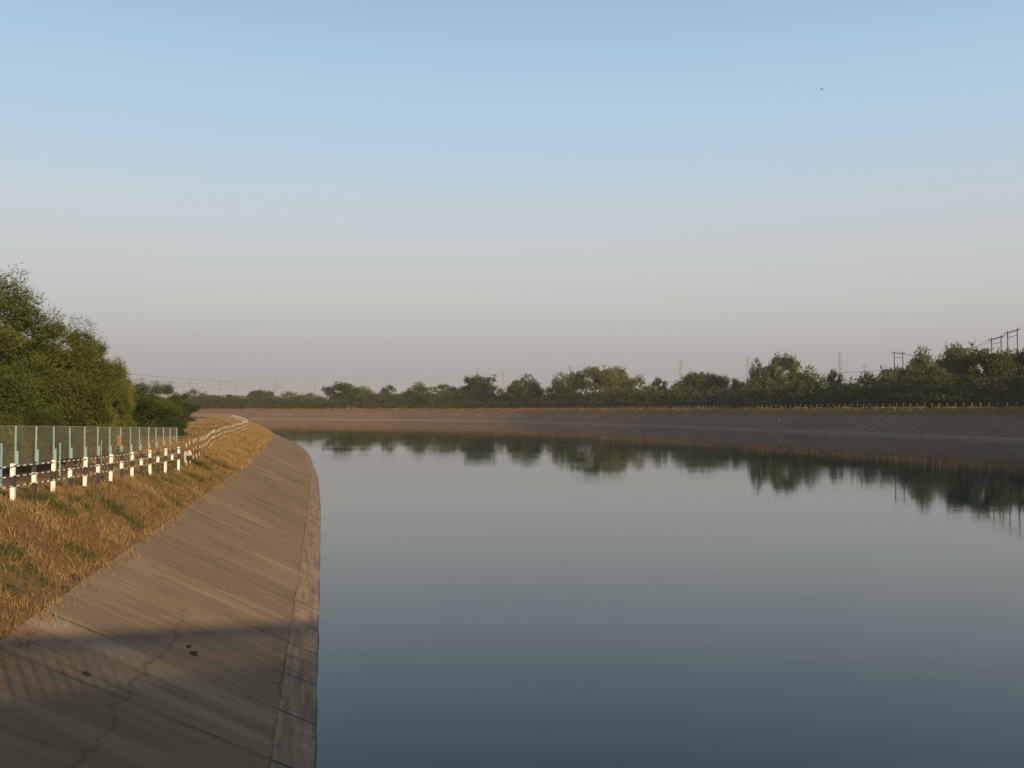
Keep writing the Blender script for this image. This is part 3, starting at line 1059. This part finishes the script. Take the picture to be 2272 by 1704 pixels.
# far wood: crowns one can tell apart, read off the skyline from left to right
G3 = 'trees of the far right bank'
FAR = [
    (428, 866, 62, 'far_bush', 'dusty tree of the far wood just past the end of the left clump'),
    (470, 880, 56, 'far_round', 'low hazy tree in the far wood above the start of the bend railing'),
    (527, 875, 42, 'far_cone', 'small pointed tree of the far wood straight above the bend of the railing'),
    (582, 866, 46, 'far_umbrella', 'small mushroom shaped tree rising over the left part of the far wood'),
    (635, 872, 92, 'far_bush', 'broad low tree right of the mushroom shaped one in the far wood'),
    (690, 874, 60, 'far_bush', 'low tree left of the round dome at the left of the far wood'),
    (764, 853, 76, 'far_round', 'dark round dome tree at the left of the far wood'),
    (822, 862, 62, 'far_lobes', 'green tree right beside the dark round dome in the far wood'),
    (862, 852, 36, 'far_cone', 'small knob topped tree between the dark dome and the twin gap'),
    (918, 853, 62, 'far_lobes', 'ragged tree left of the first sky notch in the far wood'),
    (978, 849, 66, 'far_cone', 'peaked tree right of the first sky notch in the far wood'),
    (1022, 864, 60, 'far_bush', 'low tree left of the dome under the reddish mast'),
    (1062, 837, 76, 'far_round', 'rounded dome tree below the reddish mast'),
    (1106, 864, 50, 'far_bush', 'low pale tree beneath the thin pale mast'),
    (1136, 846, 30, 'far_cone', 'tiny knob tree left of the twin peaked pale tree'),
    (1168, 836, 70, 'far_lobes', 'pale twin peaked tree standing alone against the sky in the middle'),
    (1215, 862, 50, 'far_bush', 'low tree in the dip between the pale twin tree and the big wood'),
    (1252, 833, 66, 'far_lobes', 'tree on the left shoulder of the tallest middle crown'),
    (1316, 813, 92, 'far_umbrella', 'tallest broad crown in the middle of the far wood'),
    (1368, 817, 72, 'far_round', 'crown leaning against the right of the tallest middle crown'),
    (1420, 836, 92, 'far_bush', 'long sloping crown right of the tallest middle crowns'),
    (1470, 834, 42, 'far_cone', 'thin see through tree left of the wide flat crown'),
    (1556, 825, 96, 'far_umbrella', 'wide flat topped green tree right of the middle'),
    (1508, 848, 76, 'far_bush', 'low dark tree in front of the wide flat topped one'),
    (1612, 846, 64, 'far_bush', 'low tree in the dip right of the wide flat crown'),
    (1652, 836, 52, 'far_cone', 'small peaked tree left of the tall three lobed tree'),
    (1686, 803, 52, 'far_lobes', 'left lobe tree of the tall pair against the sky on the right'),
    (1736, 790, 74, 'far_round', 'tallest tree of the pair, big rounded head left of the block shaped tree'),
    (1784, 818, 66, 'far_lobes', 'sloping tree leaning on the right of the tallest pair'),
    (1830, 836, 60, 'far_bush', 'low reddish green tree left of the block shaped one'),
    (1860, 814, 40, 'far_cone', 'dark block topped tree in front of a pylon'),
    (1918, 828, 84, 'far_bush', 'low green tree between the block topped tree and the single pole frame'),
    (1986, 818, 74, 'far_round', 'dark tree beneath the single pole frame'),
    (2020, 806, 56, 'far_lobes', 'ragged dark tree right of the single pole frame'),
    (2064, 776, 84, 'far_lobes', 'left end crown of the large dark trees on the right'),
    (2122, 768, 100, 'far_round', 'highest of the large dark crowns on the right'),
    (2180, 771, 92, 'far_umbrella', 'dark crown below the two pole frames'),
    (2236, 780, 92, 'far_round', 'dark crown under the rightmost pole frame'),
    (2290, 776, 100, 'far_round', 'dark tree cut by the right edge of the picture'),
]
for i, (px, ty, wpx, key, lab) in enumerate(FAR):
    off = 62 + 22 * math.sin(i * 2.4)
    P = on_offset(px, RIGHT, NR, off)
    if P is None: continue
    r = ray(px, ty - 4)
    z = CAM_Z + r.z / r.y * P[1]
    w = (1.3 if px < 1240 else 1.15) * wpx * P[1] / F
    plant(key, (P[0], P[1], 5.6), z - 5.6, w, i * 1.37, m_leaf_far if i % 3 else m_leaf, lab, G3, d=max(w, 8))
# trees beyond the right edge of the frame, whose shade lies over the right bank
for k, (x, y, h, w) in enumerate(((150, 170, 15, 16), (146, 120, 14, 15), (150, 70, 16, 17), (140, 20, 14, 16), (146, -30, 15, 16), (138, 205, 14, 14),
                               (172, 215, 17, 17), (188, 188, 18, 18), (176, 160, 17, 18), (200, 232, 18, 18), (214, 205, 18, 18), (168, 250, 17, 17), (186, 275, 17, 17), (205, 262, 17, 18))):
    plant('far_round', (x, y, 5.8), h, w, k * 1.1, m_leaf_far, 'tree of the right bank standing outside the right edge of the picture', G3)


# thicket between and below the crowns
def thicket(n, s0, s1, o0, o1, hmin, hmax, seed, ln, wd):
    r = np.random.default_rng(seed)
    s = s0 + (s1 - s0) * r.uniform(0, 1, n) ** 1.15
    o = o0 + (o1 - o0) * r.uniform(0, 1, n)
    hs = hmin + (hmax - hmin) * np.clip(0.5 + 0.42 * clump_noise(s, o * 2, 0.16, 41) + 0.12 * clump_noise(s, o, 0.9, 43), 0, 1)
    edge = np.clip((o - o0) / 7.0, 0.5, 1)
    zf_ = r.uniform(0.02, 1.0, n) ** 0.7
    o = o + 5.0 * np.clip(0.55 - zf_, 0, 1)
    x = np.interp(s, SR, RIGHT[:, 0]) + np.interp(s, SR, NR[:, 0]) * o
    y = np.interp(s, SR, RIGHT[:, 1]) + np.interp(s, SR, NR[:, 1]) * o
    z = 5.7 + hs * edge * zf_
    C = np.stack([x, y, z], 1)
    return leaves(C, np.full((n, 3), 0.6), 2, ln, wd, r)


sT = np.interp(120, RIGHT[:200, 1], SR[:200])
VT = thicket(90000, sT, sT + 1150, 24, 62, 5.0, 9.5, 51, 1.0, 0.42)
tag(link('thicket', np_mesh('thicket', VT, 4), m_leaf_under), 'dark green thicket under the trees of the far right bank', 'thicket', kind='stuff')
VT2 = thicket(26000, sT + 120, sT + 1500, 90, 120, 5.5, 9.0, 61, 1.5, 0.6)
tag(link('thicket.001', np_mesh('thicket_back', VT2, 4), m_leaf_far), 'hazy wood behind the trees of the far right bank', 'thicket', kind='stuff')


# ------------------------------------------------------------------ pylons
def pylon_parts(H):
    body, arms = MB(), []
    t = 0.16
    w0, w1 = H * 0.085, H * 0.018
    lv = np.linspace(0, 1, 9)
    wid = lambda f: w0 + (w1 - w0) * min(1, f / 0.75)
    for sx in (-1, 1):
        for sy in (-1, 1):
            body.tube([(sx * wid(f), sy * wid(f), f * H) for f in lv], t / 2, n=4)
    for a, b_ in zip(lv[:-1], lv[1:]):
        for sx, sy, tx, ty in ((-1, -1, 1, -1), (1, -1, 1, 1), (1, 1, -1, 1), (-1, 1, -1, -1)):
            body.tube([(sx * wid(a), sy * wid(a), a * H), (tx * wid(b_), ty * wid(b_), b_ * H)], t * 0.3, n=3)
            body.tube([(tx * wid(a), ty * wid(a), a * H), (sx * wid(b_), sy * wid(b_), b_ * H)], t * 0.3, n=3)
            body.tube([(sx * wid(b_), sy * wid(b_), b_ * H), (tx * wid(b_), ty * wid(b_), b_ * H)], t * 0.3, n=3)
    body.tube([(0, 0, H), (0, 0, H * 1.05)], t * 0.5, n=4)
    for f, L in ((0.98, 0.07), (0.85, 0.095), (0.72, 0.115)):
        m_ = MB()
        for s in (-1, 1):
            for yy in (-1, 1):
                m_.tube([(0, yy * w1, f * H), (s * L * H, 0, f * H)], t * 0.4, n=3)
            m_.tube([(0, 0, (f + 0.035) * H), (s * L * H, 0, f * H)], t * 0.4, n=3)
            m_.tube([(s * L * H, 0, f * H), (s * L * H, 0, (f - 0.04) * H)], t * 0.35, n=3)
        arms.append(m_.mesh('crossarm'))
    return body.mesh('lattice_body'), arms


PB, PA = pylon_parts(40.0)
for me in [PB] + PA: me.materials.append(m_steel)
PBr = PB.copy(); PBr.materials.clear(); PBr.materials.append(m_redsteel)
G4 = 'transmission pylons on the plain'
for px, ty, hgt, red, lab in (
    (420, 838, 40, 0, 'faint lattice pylon furthest left, over the last small tree of the left clump'),
    (487, 842, 40, 0, 'faint lattice pylon left of the bend of the railing'),
    (523, 856, 40, 0, 'very faint low pylon above the small pointed tree over the bend'),
    (611, 840, 40, 0, 'faint pylon just right of the small mushroom shaped tree'),
    (698, 852, 40, 1, 'short pinkish pylon left of the dark round dome tree'),
    (1059, 814, 40, 1, 'reddish mast rising out of the rounded dome tree'),
    (1116, 819, 40, 1, 'thin pale reddish mast in the open sky left of the twin peaked tree'),
    (1227, 826, 40, 0, 'faint pylon in the sky notch right of the twin peaked tree'),
    (1266, 808, 40, 0, 'grey pylon above the left shoulder of the tallest middle crowns'),
    (1510, 794, 40, 0, 'grey pylon left of the wide flat topped tree'),
    (1659, 786, 40, 1, 'pale mast left of the tall pair of trees'),
    (1863, 776, 40, 0, 'grey pylon straight above the dark block topped tree'),
    (1918, 803, 40, 0, 'small distant pylon left of the single pole frame'),
):
    k = (909 - ty) / F
    Y = min(1500, (hgt * 1.05 + 5.4 - CAM_Z) / k)
    p = at_depth(px, ty, Y)
    e = empty('pylon', (p.x, p.y, 5.4), lab, 'pylon', G4, 0.5 + 0.2 * math.sin(px))
    h = p.z - 5.4
    e.scale = (h / 42, h / 42, h / 42)
    link('lattice_body', PBr if red else PB, None, e)
    for a in PA: link('crossarm', a, None, e)

# double pole frames of the smaller line
G5 = 'double pole frames of the power line'
frames = []
for px0, px1, yt0, yt1, Y, lab in ((1984, 2003, 782, 783, 330, 'pale double pole frame standing alone left of the large dark trees'),
                                   (2200, 2221, 752, 747, 275, 'double pole frame, the lower of the two above the large dark trees'),
                                   (2235.5, 2257, 737, 731, 262, 'tallest double pole frame near the right edge of the picture')):
    a, c = at_depth(px0, yt0, Y), at_depth(px1, yt1, Y * 0.995)
    mid = (a + c) / 2
    g = 5.7
    e = empty('pole_frame', (mid.x, mid.y, g), lab, 'utility pole', G5)
    A, Cc = a - e.location, c - e.location
    for q in (A, Cc):
        mb = MB(); mb.tube([(q.x, q.y, -0.5), (q.x, q.y, q.z + 0.35)], 0.14, n=8); link('pole', mb.mesh('pole', True), m_pole, e)
    d = (Cc - A).normalized()
    for dz, ext, th in ((-0.15, 0.75, 0.12), (-1.5, 0.1, 0.07), (-5.2, 0.25, 0.06)):
        mb = MB()
        p0, p1 = A - d * ext + Vector((0, 0, dz)), Cc + d * ext + Vector((0, 0, dz))
        mb.tube([p0 + Vector((0, 0.16, 0)), p1 + Vector((0, 0.16, 0))], th, n=4)
        link('cross_beam', mb.mesh('cross_beam'), m_pole, e)
    for t in (-0.5, 0.5, 1.5):
        q = A.lerp(Cc, t) if 0 <= t <= 1 else (A - d * 0.7 if t < 0 else Cc + d * 0.7)
        mb = MB(); mb.tube([(q.x, q.y + 0.16, q.z - 0.05), (q.x, q.y + 0.16, q.z + 0.35)], [0.05, 0.07], n=6); link('insulator', mb.mesh('insulator'), m_coping, e)
    frames.append((a, c, d))


def cable(a, c, sag, label, r=0.035):
    mb = MB()
    mb.tube([a.lerp(c, t) - Vector((0, 0, sag * 4 * t * (1 - t))) for t in np.linspace(0, 1, 22)], r, n=4)
    me = mb.mesh('cable', True)
    tag(link('power_cable', me, m_cable), label, 'cable', 'cables of the power line')


for k, (t, w_) in enumerate(((0, 'left'), (0.5, 'middle'), (1, 'right'))):
    P3 = [a.lerp(c, t) for a, c, d in frames]
    cable(P3[2], P3[1], 0.3, f'{w_} cable between the two pole frames on the right', 0.03)
    cable(P3[1], P3[0], 3.0, f'{w_} cable sagging from the right pole frames to the lone frame', 0.03)
# a line that crosses in front of the wood from the right and drops to the left
for k, (y0, y1, nm) in enumerate(((806, 866, 'upper'), (828, 874, 'lower'))):
    cable(at_depth(2300, y0 - 4, 215), at_depth(960, y1, 520), 1.0, f'{nm} pale cable slanting across the dark trees of the far wood', 0.035)
for k, (y0, y1, nm) in enumerate(((826, 846, 'upper'), (838, 852, 'middle'), (848, 858, 'lower'))):
    cable(at_depth(250, y0, 420), at_depth(640, y1, 900), 2.0, f'{nm} faint cable in the hazy sky right of the left trees', 0.05)


# ------------------------------------------------------------------ birds, litter
def bird(px, py, Y, span, bank, label):
    p = at_depth(px, py, Y)
    e = empty('bird', p, label, 'bird', 'birds in the sky', 0.6)
    mb = MB()
    L = span * 0.42
    mb.tube([(0, -L * 0.55, 0), (0, -L * 0.3, 0), (0, 0, 0.01), (0, L * 0.3, 0.0), (0, L * 0.5, 0)], [0.01 * span, 0.05 * span, 0.07 * span, 0.05 * span, 0.015 * span], n=7)
    mb.face([(-0.02 * span, -L * 0.45, 0), (0.02 * span, -L * 0.45, 0), (0.09 * span, -L * 0.8, 0), (-0.09 * span, -L * 0.8, 0)])
    link('body', mb.mesh('bird_body', True), m_bird, e)
    for s in (-1, 1):
        mb = MB()
        prof = [(0.0, 0.10, -0.10, 0), (0.2, 0.12, -0.08, 0.06), (0.38, 0.08, -0.07, 0.09), (0.5, 0.0, -0.05, 0.07)]
        for (x0, f0, b0, z0), (x1, f1, b1, z1) in zip(prof[:-1], prof[1:]):
            mb.face([(s * x0 * span, f0 * span, z0 * span), (s * x1 * span, f1 * span, z1 * span), (s * x1 * span, b1 * span, z1 * span), (s * x0 * span, b0 * span, z0 * span)])
        link('wing', mb.mesh('wing'), m_bird, e)
    e.rotation_euler = (0.1, bank, 0.6)


bird(1823, 198, 150, 0.75, 0.35, 'bird high in the blue at the upper right')
bird(1068, 629, 170, 0.6, -0.1, 'small bird in the pale sky left of the centre')
bird(1588, 677, 190, 0.45, 0.2, 'tiny bird in the grey sky above the wide flat topped tree')
bird(1574, 771, 200, 0.5, -0.2, 'tiny bird low over the trees, left of a pale mast')


def right_slope(px, py):
    r = ray(px, py)
    for i in range(6000):
        q = Vector((0, 0, CAM_Z)) + r * (120 + i * 0.1)
        j = int(np.argmin((RIGHT[:, 0] - q.x) ** 2 + (RIGHT[:, 1] - q.y) ** 2))
        o = float(np.dot(np.array([q.x, q.y]) - RIGHT[j], NR[j]))
        if o > 0 and q.z <= right_z(o): return q
    return q


rock('litter', right_slope(1729, 932), (0.30, 0.3, 0.16), 21, m_white, 'white scrap of litter high on the grey far slope at right', 'litter', 'white litter on the far slope')
rock('litter', right_slope(1095, 931), (0.36, 0.3, 0.13), 22, m_dusty, 'white scrap of litter near the waterline in the middle of the far slope', 'litter', 'white litter on the far slope')

# ------------------------------------------------------------------ dusty air
hz = MB()
hz.box((-5000, -280, -4.5), (5000, 5000, 75))
M = Mat('haze')
M.n.remove(M.b)
pv = M.node("ShaderNodeVolumePrincipled")
pv.inputs['Color'].default_value = (0.84, 0.80, 0.79, 1)
pv.inputs['Density'].default_value = 0.00013
pv.inputs['Anisotropy'].default_value = 0.0
M.l.new(pv.outputs[0], M.out.inputs['Volume'])
o = link('haze', hz.mesh('haze'), M.m)
tag(o, kind='stuff')
